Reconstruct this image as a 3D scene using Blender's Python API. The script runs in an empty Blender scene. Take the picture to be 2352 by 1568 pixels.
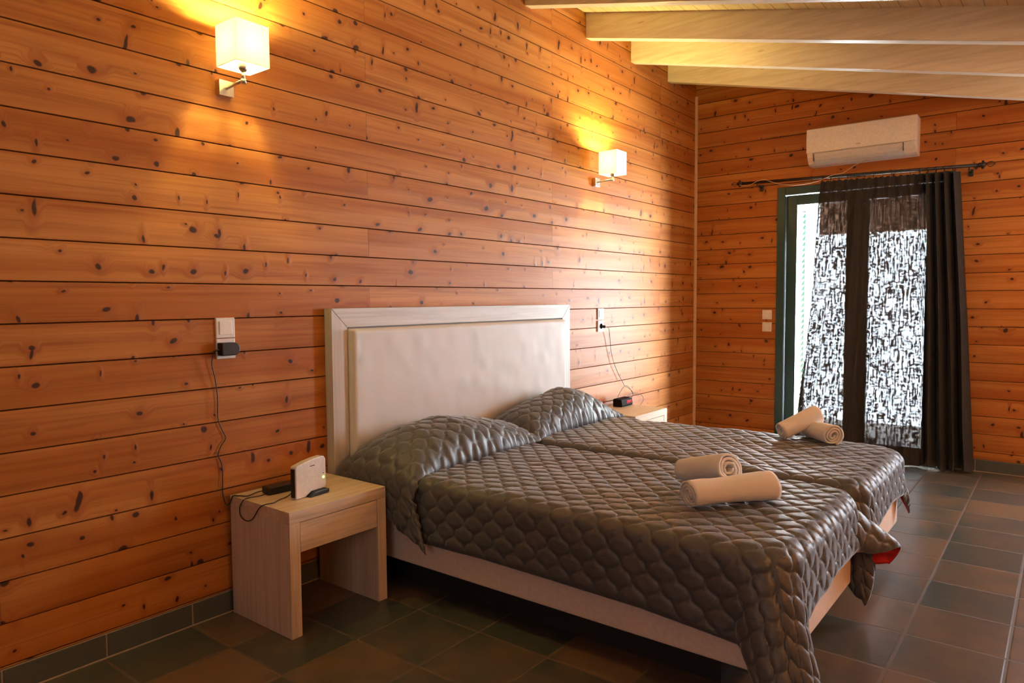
import bpy, bmesh, math, random
import numpy as np
from mathutils import Vector, Matrix
random.seed(7)
sc = bpy.context.scene

# ------------------------------------------------------------------ camera
cam_d = bpy.data.cameras.new('camera'); cam = bpy.data.objects.new('camera', cam_d)
sc.collection.objects.link(cam); sc.camera = cam
YAW, PITCH, ROLL, FPX = -0.66418, 0.05864, -0.00684, 1632.74
fw = Vector((math.sin(YAW)*math.cos(PITCH), math.cos(YAW)*math.cos(PITCH), -math.sin(PITCH)))
rt = Vector((math.cos(YAW), -math.sin(YAW), 0)); up = rt.cross(fw)
r2 = rt*math.cos(ROLL) + up*math.sin(ROLL); u2 = -rt*math.sin(ROLL) + up*math.cos(ROLL)
M = Matrix((r2, u2, -fw)).transposed().to_4x4(); M.translation = Vector((2.682, 0, 1.27))
cam.matrix_world = M
cam_d.sensor_width = 36.0; cam_d.lens = FPX*36.0/2352.0; cam_d.clip_start = 0.05; cam_d.clip_end = 200

# ------------------------------------------------------------------ world, lights, exposure
SKY = 62.0
w = bpy.data.worlds.new('daylight'); sc.world = w; w.use_nodes = True
bg = w.node_tree.nodes['Background']; bg.inputs[0].default_value = (0.86, 0.93, 1.0, 1); bg.inputs[1].default_value = SKY
sc.view_settings.view_transform = 'Standard'; sc.view_settings.look = 'None'
sc.view_settings.gamma = 1.0; sc.view_settings.use_curve_mapping = False
sc.view_settings.exposure = 1.3
sc.cycles.use_denoising = True
sc.cycles.max_bounces = 8; sc.cycles.diffuse_bounces = 4; sc.cycles.glossy_bounces = 3; sc.cycles.use_adaptive_sampling = True; sc.cycles.adaptive_threshold = .035
sc.cycles.transparent_max_bounces = 12; sc.cycles.transmission_bounces = 4
sc.cycles.sample_clamp_indirect = 10.0
sc.cycles.caustics_reflective = False; sc.cycles.caustics_refractive = False

def area(name, loc, direction, sx, sy, power, col, portal=False, spread=math.pi):
    l = bpy.data.lights.new(name, 'AREA'); l.shape = 'RECTANGLE'; l.size = sx; l.size_y = sy
    l.energy = power; l.color = col; l.spread = spread
    if portal: l.cycles.is_portal = True
    o = bpy.data.objects.new(name, l); sc.collection.objects.link(o); o.location = loc
    o.rotation_euler = Vector(direction).to_track_quat('-Z', 'Y').to_euler()
    return o
area('door_daylight_portal', (1.36, 6.36, 1.02), (0, -1, 0), 1.32, 2.12, 1, (1, 1, 1), portal=True)
# added weak fill light behind the camera, standing in for an unseen window
area('rear_fill', (2.6, -1.9, 1.5), (0, 1, -0.05), 1.6, 1.3, 5, (0.95, 0.85, 0.85))
# added cool fill light right of the door, brightens headboard and bed
area('back_fill', (3.50, 6.00, 1.35), (-.12, -1, 0), 0.9, 1.2, 40, (0.78, 0.88, 1.0))
BULB_COL = (1.0, 0.84, 0.26)
BULB = 23.0; GLOBE = 92.0

# ------------------------------------------------------------------ constants
YB = 6.12          # back wall
XR = 4.3           # right wall
YF = -2.0          # wall behind the camera
ZC = 3.235; SL = -0.2325
def roof(x): return ZC + SL*x

# ------------------------------------------------------------------ material helpers
class NT:
    def __init__(s, name):
        s.m = bpy.data.materials.new(name); s.m.use_nodes = True
        s.t = s.m.node_tree; s.n = s.t.nodes; s.l = s.t.links
        s.b = s.n['Principled BSDF']; s.out = s.n['Material Output']
    def put(s, sock, v):
        if v is None: return
        if isinstance(v, bpy.types.NodeSocket): s.l.new(v, sock)
        else:
            try: sock.default_value = v
            except Exception:
                sock.default_value = (v, v, v) if len(sock.default_value) == 3 else (v, v, v, 1)
    def math(s, op, a, b=None, c=None, clamp=False):
        n = s.n.new('ShaderNodeMath'); n.operation = op; n.use_clamp = clamp
        for i, v in enumerate((a, b, c)):
            if v is not None: s.put(n.inputs[i], v)
        return n.outputs[0]
    def add(s, a, b): return s.math('ADD', a, b)
    def sub(s, a, b): return s.math('SUBTRACT', a, b)
    def mul(s, a, b): return s.math('MULTIPLY', a, b)
    def coord(s):
        n = s.n.new('ShaderNodeTexCoord'); return n.outputs['Object']
    def sep(s, v):
        n = s.n.new('ShaderNodeSeparateXYZ'); s.l.new(v, n.inputs[0]); return n.outputs
    def comb(s, x=0., y=0., z=0.):
        n = s.n.new('ShaderNodeCombineXYZ')
        for i, v in enumerate((x, y, z)): s.put(n.inputs[i], v)
        return n.outputs[0]
    def noise(s, vec, scale=5., detail=3., rough=.5, dist=0.):
        n = s.n.new('ShaderNodeTexNoise'); s.l.new(vec, n.inputs['Vector'])
        s.put(n.inputs['Scale'], scale); s.put(n.inputs['Detail'], detail); s.put(n.inputs['Roughness'], rough); s.put(n.inputs['Distortion'], dist)
        return n.outputs['Fac'], n.outputs['Color']
    def voro(s, vec, scale=1., rnd=1., feat='F1', dim='3D'):
        n = s.n.new('ShaderNodeTexVoronoi'); n.voronoi_dimensions = dim; n.feature = feat; s.l.new(vec, n.inputs['Vector'])
        s.put(n.inputs['Scale'], scale); s.put(n.inputs['Randomness'], rnd)
        if feat != 'F1': return n.outputs[0], None, None
        return n.outputs[0], n.outputs[1], n.outputs[2]
    def white(s, v):
        n = s.n.new('ShaderNodeTexWhiteNoise'); n.noise_dimensions = '3D'; s.l.new(v, n.inputs['Vector'])
        return n.outputs['Value'], n.outputs['Color']
    def step(s, x, lo, hi, a=0., b=1.):
        n = s.n.new('ShaderNodeMapRange'); n.interpolation_type = 'SMOOTHSTEP'
        for i, v in enumerate((x, lo, hi, a, b)): s.put(n.inputs[i], v)
        return n.outputs[0]
    def mix(s, f, a, b, mode='MIX'):
        n = s.n.new('ShaderNodeMix'); n.data_type = 'RGBA'; n.blend_type = mode
        s.put(n.inputs[0], f); s.put(n.inputs[6], a if isinstance(a, bpy.types.NodeSocket) else (*a, 1)); s.put(n.inputs[7], b if isinstance(b, bpy.types.NodeSocket) else (*b, 1))
        return n.outputs[2]
    def bump(s, h, strength=.3, dist=.01, normal=None):
        n = s.n.new('ShaderNodeBump'); s.put(n.inputs['Strength'], strength); s.put(n.inputs['Distance'], dist); s.l.new(h, n.inputs['Height'])
        if normal is not None: s.l.new(normal, n.inputs['Normal'])
        s.l.new(n.outputs[0], s.b.inputs['Normal']); return n.outputs[0]
    def set(s, **k):
        for a, v in k.items():
            nm = {'col': 'Base Color', 'rough': 'Roughness', 'metal': 'Metallic', 'spec': 'Specular IOR Level', 'coat': 'Coat Weight', 'coatr': 'Coat Roughness', 'sheen': 'Sheen Weight', 'sheenr': 'Sheen Roughness', 'trans': 'Transmission Weight', 'emit': 'Emission Strength', 'ecol': 'Emission Color', 'sss': 'Subsurface Weight'}[a]
            if isinstance(v, tuple) and len(v) == 3: v = (*v, 1)
            s.put(s.b.inputs[nm], v)
        return s.m

def plain(name, col, rough=.5, **k):
    t = NT(name); c = t.coord(); f, _ = t.noise(c, 60, 3)
    cc = t.mix(t.step(f, .3, .7, 0., 1.), tuple(x*.95 for x in col), tuple(min(1, x*1.05) for x in col))
    t.set(col=cc, rough=rough, **k); return t.m

def pine(name, axis, off, pitch, joint0, jl):
    """varnished knotty pine boards; axis: 'y' for walls in the yz plane, 'x' for walls in the xz plane"""
    t = NT(name); X, Y, Z = t.sep(t.coord()); U = Y if axis == 'y' else X; V = Z
    rowf = t.math('DIVIDE', t.sub(V, off), pitch); row = t.math('FLOOR', rowf); fr = t.math('FRACT', rowf)
    par = t.math('MODULO', t.add(row, 40.), 2.)
    uf = t.math('DIVIDE', t.sub(U, t.add(joint0, t.mul(par, jl))), 2*jl)
    piece = t.math('FLOOR', uf); uj = t.mul(t.math('ABSOLUTE', t.sub(t.math('FRACT', t.add(uf, .5)), .5)), 2*jl)
    idv = t.comb(t.add(row, .31), t.add(piece, .71), 3.3); rv, rc = t.white(idv)
    seed = t.mul(rv, 37.)
    # knots of two kinds
    def knots(su, sv, rlo, rhi, share, sd):
        wv, wc = t.noise(t.comb(t.add(t.mul(U, 9.), sd), t.mul(V, 9.), seed), 1., 2.)
        w1 = t.mul(t.sub(wv, .5), .35)
        d, c, p = t.voro(t.comb(t.add(t.add(t.mul(U, 1/su), w1), t.add(seed, sd)), t.add(t.mul(V, 1/sv), w1), 0.), 1., .92, dim='2D')
        cs = t.n.new('ShaderNodeSeparateColor'); t.l.new(c, cs.inputs[0])
        act = t.math('LESS_THAN', cs.outputs[0], share)
        r = t.add(rlo, t.mul(t.mul(cs.outputs[1], cs.outputs[1]), rhi-rlo))
        core = t.mul(t.step(d, r, t.mul(r, .55), 0., 1.), act)
        halo = t.mul(t.step(d, t.mul(r, 3.6), t.mul(r, .6), 0., 1.), act)
        return core, halo
    k1, h1 = knots(.165, .130, .040, .130, .70, 0.)
    k2, h2 = knots(.135, .33, .034, .100, .60, 51.)
    core = t.math('MAXIMUM', k1, k2); halo = t.math('MAXIMUM', h1, h2)
    # grain
    warp = t.mul(halo, .03)
    gv = t.comb(t.add(t.mul(U, .9), seed), t.mul(t.add(V, warp), 26.), seed)
    g1, _ = t.noise(gv, 1., 5., .6, .6)
    g2, _ = t.noise(t.comb(t.add(t.mul(U, 1.4), seed), t.mul(t.add(V, t.mul(warp, 1.6)), 95.), 0.), 1., 3., .6, .4)
    g3, _ = t.noise(t.comb(t.add(t.mul(U, .35), seed), t.mul(V, 7.), seed), 1., 2.)
    light = (0.575, 0.240, 0.060); mid = (0.440, 0.143, 0.024); dark = (0.275, 0.068, 0.010)
    c = t.mix(t.step(g3, .34, .68), light, mid)
    c = t.mix(t.mul(t.step(g1, .42, .74), .62), c, dark)
    c = t.mix(t.mul(t.step(g2, .50, .70), .34), c, dark)
    tint = t.mix(rv, (1.0, 1.0, 1.0), (0.86, 0.80, 0.74))
    c = t.mix(1., c, tint, 'MULTIPLY')
    c = t.mix(t.mul(halo, .58), c, (0.34, 0.095, 0.024))
    c = t.mix(t.mul(core, .95), c, (0.045, 0.018, 0.010))
    # board seam and butt joints
    seam = t.math('MAXIMUM', t.step(fr, .020, .008, 0., 1.), t.step(fr, .988, .997, 0., 1.))
    jt = t.step(uj, .0022, .0008, 0., .75)
    c = t.mix(t.mul(t.math('MAXIMUM', seam, jt), .72), c, (0.17, 0.048, 0.012))
    rg = t.add(.40, t.mul(g1, .12))
    h = t.add(t.add(t.mul(g1, .6), t.mul(halo, .8)), t.mul(t.math('MAXIMUM', seam, jt), -1.5))
    nb, _ = t.noise(t.comb(t.mul(U, 2.2), t.mul(V, 9.), row), 1., 1.)
    h = t.add(h, t.mul(nb, 1.8))
    t.bump(h, .35, .004); t.set(col=c, rough=rg, spec=.22); return t.m

def veneer(name, a, b, scale=1., rough=.45, axis='z'):
    t = NT(name); X, Y, Z = t.sep(t.coord())
    s = {'x': (2.2, 60., 60.), 'y': (60., 2.2, 60.), 'z': (60., 60., 2.2)}[axis]
    v = t.comb(t.mul(X, s[0]), t.mul(Y, s[1]), t.mul(Z, s[2]))
    f, _ = t.noise(v, scale, 4., .6, .8); f2, _ = t.noise(v, scale*.25, 2., .5, 1.5)
    c = t.mix(t.step(f, .35, .68), a, b); c = t.mix(t.mul(t.step(f2, .5, .72), .35), c, tuple(x*.7 for x in b))
    t.bump(f, .12, .001); t.set(col=c, rough=rough, spec=.4); return t.m

def whitewash(name, stripes=False):
    t = NT(name); X, Y, Z = t.sep(t.coord())
    v = t.comb(t.mul(X, 3.), t.mul(Y, 34.), t.mul(Z, 34.)) if not stripes else t.comb(t.mul(X, 34.), t.mul(Y, 3.), 0.)
    f, _ = t.noise(v, 1., 4., .6, .6)
    c = t.mix(t.step(f, .35, .7), (0.74, 0.63, 0.46), (0.62, 0.50, 0.34))
    d, vc, _ = t.voro(t.comb(t.mul(X, 2.6), t.mul(Y, 11. if not stripes else 2.6), t.mul(Z, 11.)), 1., 1.)
    c = t.mix(t.step(d, .09, .03, 0., .55), c, (0.34, 0.2, 0.1))
    if stripes:
        fx = t.math('FRACT', t.math('DIVIDE', X, .0925)); sm = t.step(t.math('ABSOLUTE', t.sub(fx, .5)), .47, .49)
        c = t.mix(t.mul(sm, .85), c, (0.20, 0.13, 0.07)); t.bump(t.add(f, t.mul(sm, -3.)), .3, .004)
    else: t.bump(f, .15, .002)
    t.set(col=c, rough=.36, spec=.45); return t.m

def tiles(name, x0, y0, px, py):
    t = NT(name); X, Y, Z = t.sep(t.coord())
    a = t.math('DIVIDE', t.sub(X, x0), px); b = t.math('DIVIDE', t.sub(Y, y0), py)
    ia, ib = t.math('FLOOR', a), t.math('FLOOR', b)
    ea = t.mul(t.math('ABSOLUTE', t.sub(t.math('FRACT', t.add(a, .5)), .5)), px); eb = t.mul(t.math('ABSOLUTE', t.sub(t.math('FRACT', t.add(b, .5)), .5)), py)
    e = t.math('MINIMUM', ea, eb)
    rv, rc = t.white(t.comb(t.add(ia, .37), t.add(ib, .81), 1.7))
    vec = t.comb(t.add(t.mul(X, 4.), t.mul(rv, 31.)), t.mul(Y, 4.), t.mul(rv, 9.))
    f, _ = t.noise(vec, 1., 4., .55); f2, _ = t.noise(vec, 7., 4., .6)
    c = t.mix(t.step(t.add(t.mul(f, .75), t.mul(rv, .42)), .44, .82), (0.058, 0.066, 0.056), (0.165, 0.105, 0.060))
    c = t.mix(t.mul(t.step(f2, .35, .7), .3), c, (0.12, 0.10, 0.075))
    g = t.step(e, .0045, .0028, 0., 1.)
    c = t.mix(g, c, (0.120, 0.082, 0.055))
    t.bump(t.add(t.mul(t.step(e, .009, .003), -1.), t.mul(f2, .45)), .25, .003)
    t.set(col=c, rough=t.add(.30, t.mul(g, .45)), spec=.5); return t.m

def quilt(name, a=(0.088, 0.089, 0.097)):
    t = NT(name); c = t.coord(); f, _ = t.noise(c, 420., 2., .6); f2, _ = t.noise(c, 38., 3., .6, 1.2)
    col = t.mix(f, tuple(x*.8 for x in a), tuple(x*1.15 for x in a))
    t.bump(t.add(t.mul(f2, 1.), t.mul(f, .12)), .35, .004)
    t.set(col=col, rough=.45, spec=.50, sheen=.5, sheenr=.35); return t.m

def towel_mat():
    t = NT('white_terry'); c = t.coord(); f, _ = t.noise(c, 900., 2.); f2, _ = t.noise(c, 40., 2.)
    t.bump(t.add(f, f2), .5, .002)
    t.set(col=t.mix(f, (0.74, 0.70, 0.65), (0.86, 0.82, 0.77)), rough=.95, spec=.1, sheen=.4); return t.m

def curtain_mat():
    t = NT('open_weave_curtain'); X, Y, Z = t.sep(t.coord())
    uv = t.n.new('ShaderNodeUVMap'); U, V, _ = t.sep(uv.outputs[0])
    a, _ = t.noise(t.comb(t.mul(U, 62.), t.mul(V, 10.), 0.), 1., 2., .6)
    b, _ = t.noise(t.comb(t.mul(U, 24.), t.mul(V, 60.), 4.), 1., 2., .6)
    d, _ = t.noise(t.comb(t.mul(U, 5.), t.mul(V, 2.), 8.), 1., 2., .5)
    s = t.add(t.add(t.mul(a, .55), t.mul(b, .45)), t.mul(t.sub(d, .5), .08))
    hole = t.step(s, .465, .535, 0., 1.)
    tr = t.n.new('ShaderNodeBsdfTransparent'); k = t.mix(hole, (0.00025, 0.00025, 0.00025), (0.0098, 0.0098, 0.0102))
    t.l.new(k, tr.inputs[0])
    t.set(col=t.mix(a, (0.028, 0.026, 0.027), (0.060, 0.054, 0.052)), rough=.9, spec=.15)
    addn = t.n.new('ShaderNodeAddShader'); t.l.new(t.b.outputs[0], addn.inputs[0]); t.l.new(tr.outputs[0], addn.inputs[1])
    t.l.new(addn.outputs[0], t.out.inputs[0]); t.bump(t.add(a, b), .4, .002); return t.m

def glass_mat():
    t = NT('window_glass'); t.n.remove(t.b)
    tr = t.n.new('ShaderNodeBsdfTransparent'); tr.inputs[0].default_value = (.93, .96, .95, 1)
    gl = t.n.new('ShaderNodeBsdfGlossy'); gl.inputs['Roughness'].default_value = .02
    lw = t.n.new('ShaderNodeLayerWeight'); lw.inputs[0].default_value = .12
    mx = t.n.new('ShaderNodeMixShader'); t.l.new(lw.outputs['Fresnel'], mx.inputs[0]); t.l.new(tr.outputs[0], mx.inputs[1]); t.l.new(gl.outputs[0], mx.inputs[2])
    t.l.new(mx.outputs[0], t.out.inputs[0]); return t.m

def shade_mat():
    t = NT('lampshade_fabric'); c = t.coord(); f, _ = t.noise(c, 300., 2.)
    df = t.n.new('ShaderNodeBsdfDiffuse'); tl = t.n.new('ShaderNodeBsdfTranslucent'); ad = t.n.new('ShaderNodeMixShader')
    col = t.mix(f, (0.86, 0.80, 0.62), (0.92, 0.87, 0.70)); t.l.new(col, df.inputs[0]); t.l.new(col, tl.inputs[0])
    ad.inputs[0].default_value = .42; t.l.new(df.outputs[0], ad.inputs[1]); t.l.new(tl.outputs[0], ad.inputs[2])
    em = t.n.new('ShaderNodeEmission'); em.inputs[0].default_value = (1.0, 0.80, 0.30, 1); em.inputs[1].default_value = .26
    a2 = t.n.new('ShaderNodeAddShader'); t.l.new(ad.outputs[0], a2.inputs[0]); t.l.new(em.outputs[0], a2.inputs[1])
    t.l.new(a2.outputs[0], t.out.inputs[0]); return t.m

def emis(name, col, st):
    t = NT(name); t.set(col=tuple(x*.3 for x in col), ecol=col, emit=st); return t.m

def leather():
    t = NT('ivory_leatherette'); c = t.coord(); X, Y, Z = t.sep(c)
    d, _, _ = t.voro(t.comb(0., t.mul(Y, 9.), t.mul(Z, 11.)), 1., .6)
    wv, _ = t.noise(c, 6., 2.); f, _ = t.noise(c, 350., 2.)
    d2, _, _ = t.voro(t.comb(0., t.add(t.mul(Y, 9.), wv), t.add(t.mul(Z, 11.), wv)), 1., .5, 'DISTANCE_TO_EDGE')
    line = t.step(d2, .05, .0)
    t.bump(t.add(t.add(t.mul(line, .16), t.mul(f, .10)), t.mul(wv, 1.6)), .30, .002)
    t.set(col=t.mix(t.mul(line, .06), (0.64, 0.605, 0.58), (0.70, 0.665, 0.64)), rough=.5, spec=.35); return t.m

PITCH_L, OFF_L = .1385, .0945
MAT = {}
MAT['pine_left'] = pine('varnished_pine_side', 'y', OFF_L, PITCH_L, 2.30, 1.56)
MAT['pine_back'] = pine('varnished_pine_back', 'x', .0145, .1296, 5.0, 3.0)
MAT['veneer'] = veneer('limed_oak_veneer', (0.74, 0.60, 0.44), (0.60, 0.46, 0.32), axis='y')
MAT['veneer_z'] = veneer('limed_oak_veneer_upright', (0.74, 0.60, 0.44), (0.62, 0.48, 0.34), axis='z')
MAT['hb'] = veneer('whitened_oak', (0.60, 0.57, 0.54), (0.50, 0.465, 0.43), axis='y')
MAT['hb_z'] = veneer('whitened_oak_upright', (0.60, 0.57, 0.54), (0.51, 0.475, 0.44), axis='z')
MAT['base'] = plain('beige_upholstery', (0.80, 0.67, 0.57), .6)
MAT['leather'] = leather()
MAT['beam'] = whitewash('whitewashed_beam'); MAT['ceil'] = whitewash('whitewashed_ceiling_boards', True)
MAT['tiles'] = tiles('slate_floor_tiles', .615, 1.04, .3225, .322)
MAT['tile_base'] = plain('slate_skirting_tile', (0.085, 0.095, 0.085), .4)
MAT['grout'] = plain('sandy_grout', (0.42, 0.33, 0.25), .9)
MAT['quilt'] = quilt('grey_satin_quilt'); MAT['lining'] = plain('red_lining', (0.55, 0.012, 0.010), .7)
MAT['towel'] = towel_mat(); MAT['curtain'] = curtain_mat(); MAT['glass'] = glass_mat(); MAT['shade'] = shade_mat()
MAT['steel'] = plain('brushed_nickel', (0.62, 0.57, 0.50), .32, metal=1.)
MAT['green'] = plain('dark_green_paint', (0.012, 0.060, 0.058), .32)
MAT['lightgreen'] = plain('pale_green_paint', (0.30, 0.42, 0.36), .5)
MAT['white'] = plain('white_plastic', (0.78, 0.74, 0.70), .35); MAT['grey_pl'] = plain('silver_plastic', (0.60, 0.59, 0.60), .3)
MAT['black'] = plain('black_plastic', (0.012, 0.012, 0.013), .35); MAT['dark'] = plain('underbed_shade', (0.02, 0.018, 0.016), .8)  # last one: near-black colour standing in for shade under the beds
MAT['iron'] = plain('dark_iron', (0.05, 0.045, 0.042), .45, metal=.6)
MAT['cable'] = plain('dark_cable', (0.035, 0.022, 0.018), .5); MAT['wcable'] = plain('pale_cable', (0.62, 0.46, 0.32), .5)
MAT['mark'] = plain('printed_mark', (0.10, 0.09, 0.09), .6)
MAT['led'] = emis('green_led', (0.45, 1.0, 0.12), 2.5); MAT['red'] = emis('red_digits', (1.0, 0.004, 0.006), .42)
MAT['globe'] = emis('glowing_opal_glass', (1.0, 0.52, 0.19), GLOBE)
MAT['bulb'] = emis('lit_bulb', (1.0, 0.86, 0.55), 14.)
MAT['trimwood'] = plain('pale_pine_trim', (0.72, 0.50, 0.30), .4)
MAT['terrace'] = plain('pale_terrace_paving', (0.42, 0.40, 0.37), .8); MAT['eave'] = plain('eave_boards', (0.34, 0.20, 0.13), .7)
MAT['louvre'] = plain('louvre_gap', (0.25, 0.22, 0.19), .5)

# ------------------------------------------------------------------ mesh helpers
COL = sc.collection
def obj(name, bm_or_mesh, mat, parent=None, smooth=False):
    if isinstance(bm_or_mesh, bmesh.types.BMesh):
        me = bpy.data.meshes.new(name); bmesh.ops.recalc_face_normals(bm_or_mesh, faces=bm_or_mesh.faces[:])
        bm_or_mesh.to_mesh(me); bm_or_mesh.free()
    else: me = bm_or_mesh
    o = bpy.data.objects.new(name, me); COL.objects.link(o)
    for m in (mat if isinstance(mat, (list, tuple)) else [mat]): me.materials.append(m)
    if smooth:
        for p in me.polygons: p.use_smooth = True
    if parent is not None:
        o.parent = parent; o.matrix_parent_inverse = Matrix.Translation(-parent.location) if parent.rotation_euler.z == 0 else parent_world(parent).inverted()
    return o
def parent_world(p):
    return Matrix.Translation(p.location) @ p.rotation_euler.to_matrix().to_4x4()
def thing(name, loc, label, cat, group=None):
    o = bpy.data.objects.new(name, None); COL.objects.link(o); o.location = loc; o.empty_display_size = .05
    return tag(o, label, cat, group)
def tag(o, label, cat, group=None):
    o['label'] = label; o['category'] = cat
    if group: o['group'] = group
    return o
def struct(o): o['kind'] = 'structure'; return o
def bevel(bm, w, seg=2, ang=.6):
    ed = [e for e in bm.edges if len(e.link_faces) == 2 and e.calc_face_angle(0) > ang]
    if w > 0: bmesh.ops.bevel(bm, geom=ed, offset=w, segments=seg, affect='EDGES', profile=.6, clamp_overlap=True)
def box(x0, x1, y0, y1, z0, z1, bv=0., bm=None, seg=2):
    b = bmesh.new(); r = bmesh.ops.create_cube(b, size=1)
    for v in b.verts: v.co = Vector(((x0+x1)/2 + v.co.x*(x1-x0), (y0+y1)/2 + v.co.y*(y1-y0), (z0+z1)/2 + v.co.z*(z1-z0)))
    if bv: bevel(b, bv, seg)
    if bm is None: return b
    return merge(bm, b)
def merge(bm, b):
    me = bpy.data.meshes.new('tmp'); b.to_mesh(me); b.free(); bm.from_mesh(me); bpy.data.meshes.remove(me); return bm
def prism(pts, axis, a, b, bv=0., bm=None):
    """pts: polygon in the plane normal to axis; extruded from a to b"""
    m = bmesh.new()
    def P(p, t): return {'x': (t, p[0], p[1]), 'y': (p[0], t, p[1]), 'z': (p[0], p[1], t)}[axis]
    A = [m.verts.new(P(p, a)) for p in pts]; B = [m.verts.new(P(p, b)) for p in pts]; n = len(pts)
    m.faces.new(A); m.faces.new(B[::-1])
    for i in range(n): m.faces.new((A[i], A[(i+1) % n], B[(i+1) % n], B[i]))
    bmesh.ops.recalc_face_normals(m, faces=m.faces[:])
    if bv: bevel(m, bv)
    if bm is None: return m
    return merge(bm, m)
def tube(points, r, n=8, bm=None, closed=False, smooth_pts=True, caps=True):
    P = [Vector(p) for p in points]
    if smooth_pts and len(P) > 2:
        Q = []
        for i in range(len(P)-1):
            p0, p1, p2, p3 = P[max(i-1, 0)], P[i], P[i+1], P[min(i+2, len(P)-1)]
            for k in range(8):
                t = k/8; Q.append(.5*((2*p1) + (-p0+p2)*t + (2*p0-5*p1+4*p2-p3)*t*t + (-p0+3*p1-3*p2+p3)*t**3))
        Q.append(P[-1]); P = Q
    b = bm if bm is not None else bmesh.new(); rings = []; nrm = None
    for i, p in enumerate(P):
        d = (P[min(i+1, len(P)-1)] - P[max(i-1, 0)])
        if d.length < 1e-9: d = Vector((0, 0, 1))
        d.normalize()
        if nrm is None: nrm = d.orthogonal().normalized()
        nrm = (nrm - d*nrm.dot(d)); nrm = nrm.normalized() if nrm.length > 1e-6 else d.orthogonal().normalized()
        bi = d.cross(nrm); rr = r[i] if isinstance(r, (list, tuple)) else r
        rings.append([b.verts.new(p + (nrm*math.cos(2*math.pi*k/n) + bi*math.sin(2*math.pi*k/n))*rr) for k in range(n)])
    for i in range(len(rings)-1):
        for k in range(n): b.faces.new((rings[i][k], rings[i][(k+1) % n], rings[i+1][(k+1) % n], rings[i+1][k]))
    if caps: b.faces.new(rings[0][::-1]); b.faces.new(rings[-1])
    return b
def lathe(prof, cx, cy, z0=0., n=28, bm=None):
    b = bm if bm is not None else bmesh.new(); R = []
    for r, z in prof: R.append([b.verts.new((cx+r*math.cos(2*math.pi*k/n), cy+r*math.sin(2*math.pi*k/n), z0+z)) for k in range(n)])
    for i in range(len(R)-1):
        for k in range(n): b.faces.new((R[i][k], R[i][(k+1) % n], R[i+1][(k+1) % n], R[i+1][k]))
    return b
def grid_mesh(name, P, uv=None):
    nu, nv = P.shape[:2]; me = bpy.data.meshes.new(name)
    idx = np.arange(nu*nv).reshape(nu, nv)
    F = np.stack([idx[:-1, :-1], idx[1:, :-1], idx[1:, 1:], idx[:-1, 1:]], -1).reshape(-1, 4)
    me.vertices.add(nu*nv); me.vertices.foreach_set('co', P.reshape(-1).astype(np.float32))
    me.loops.add(F.size); me.loops.foreach_set('vertex_index', F.reshape(-1).astype(np.int32))
    me.polygons.add(len(F)); me.polygons.foreach_set('loop_start', (np.arange(len(F))*4).astype(np.int32)); me.polygons.foreach_set('loop_total', np.full(len(F), 4, np.int32))
    me.update(calc_edges=True)
    me.polygons.foreach_set('use_smooth', np.ones(len(F), bool))
    if uv is not None:
        l = me.uv_layers.new(name='UVMap'); l.data.foreach_set('uv', uv.reshape(-1, 2)[F.reshape(-1)].reshape(-1).astype(np.float32))
    me.validate(); return me
def normals(P):
    du = np.gradient(P, axis=0); dv = np.gradient(P, axis=1); n = np.cross(du, dv); return n/np.maximum(np.linalg.norm(n, axis=-1, keepdims=True), 1e-9)
rng = np.random.default_rng(5)
def vnoise(u, v, seed=0):
    r = np.random.default_rng(seed); T = r.random((64, 64))
    u = np.asarray(u) % 64; v = np.asarray(v) % 64; i = np.floor(u).astype(int); j = np.floor(v).astype(int); a = u-i; b = v-j
    a = a*a*(3-2*a); b = b*b*(3-2*b); i2 = (i+1) % 64; j2 = (j+1) % 64; i %= 64; j %= 64
    return (T[i, j]*(1-a)*(1-b)+T[i2, j]*a*(1-b)+T[i, j2]*(1-a)*b+T[i2, j2]*a*b)*2-1

# ================================================================== ROOM SHELL
def board_rows(off, pitch, z0, z1):
    k = math.floor((z0-off)/pitch); r = []
    while off+k*pitch < z1:
        a = max(z0, off+k*pitch); b = min(z1, off+(k+1)*pitch)
        if b-a > .004: r.append((a, b))
        k += 1
    return r
def plank_profile(a, b):
    # depth of the face over one board: chamfered edges with a very slightly crowned face
    e = min(.0030, (b-a)*.2); g = .0076
    return [(0., a), (g, a+.0012), (g+.004, a+e), (g+.0052, (a+b)/2), (g+.004, b-e), (g, b-.0012), (0., b)]
# left wall: faces at x=0 (crown just behind), boards run along y
bm = bmesh.new()
for a, b in board_rows(OFF_L, PITCH_L, .088, ZC):
    prism([(-.0102+d, z) for d, z in plank_profile(a, b)] + [(-.02, b), (-.02, a)], 'y', YF, YB, 0, bm)
box(-.14, -.018, YF, YB+.02, 0, ZC+.1, 0, bm)
def flipxz(bm): pass
for v in bm.verts: pass
wl = struct(obj('wall_left', bm, MAT['pine_left']))
# 'y'-axis prism maps (p0,p1)->(x=p0, z=p1)

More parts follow.
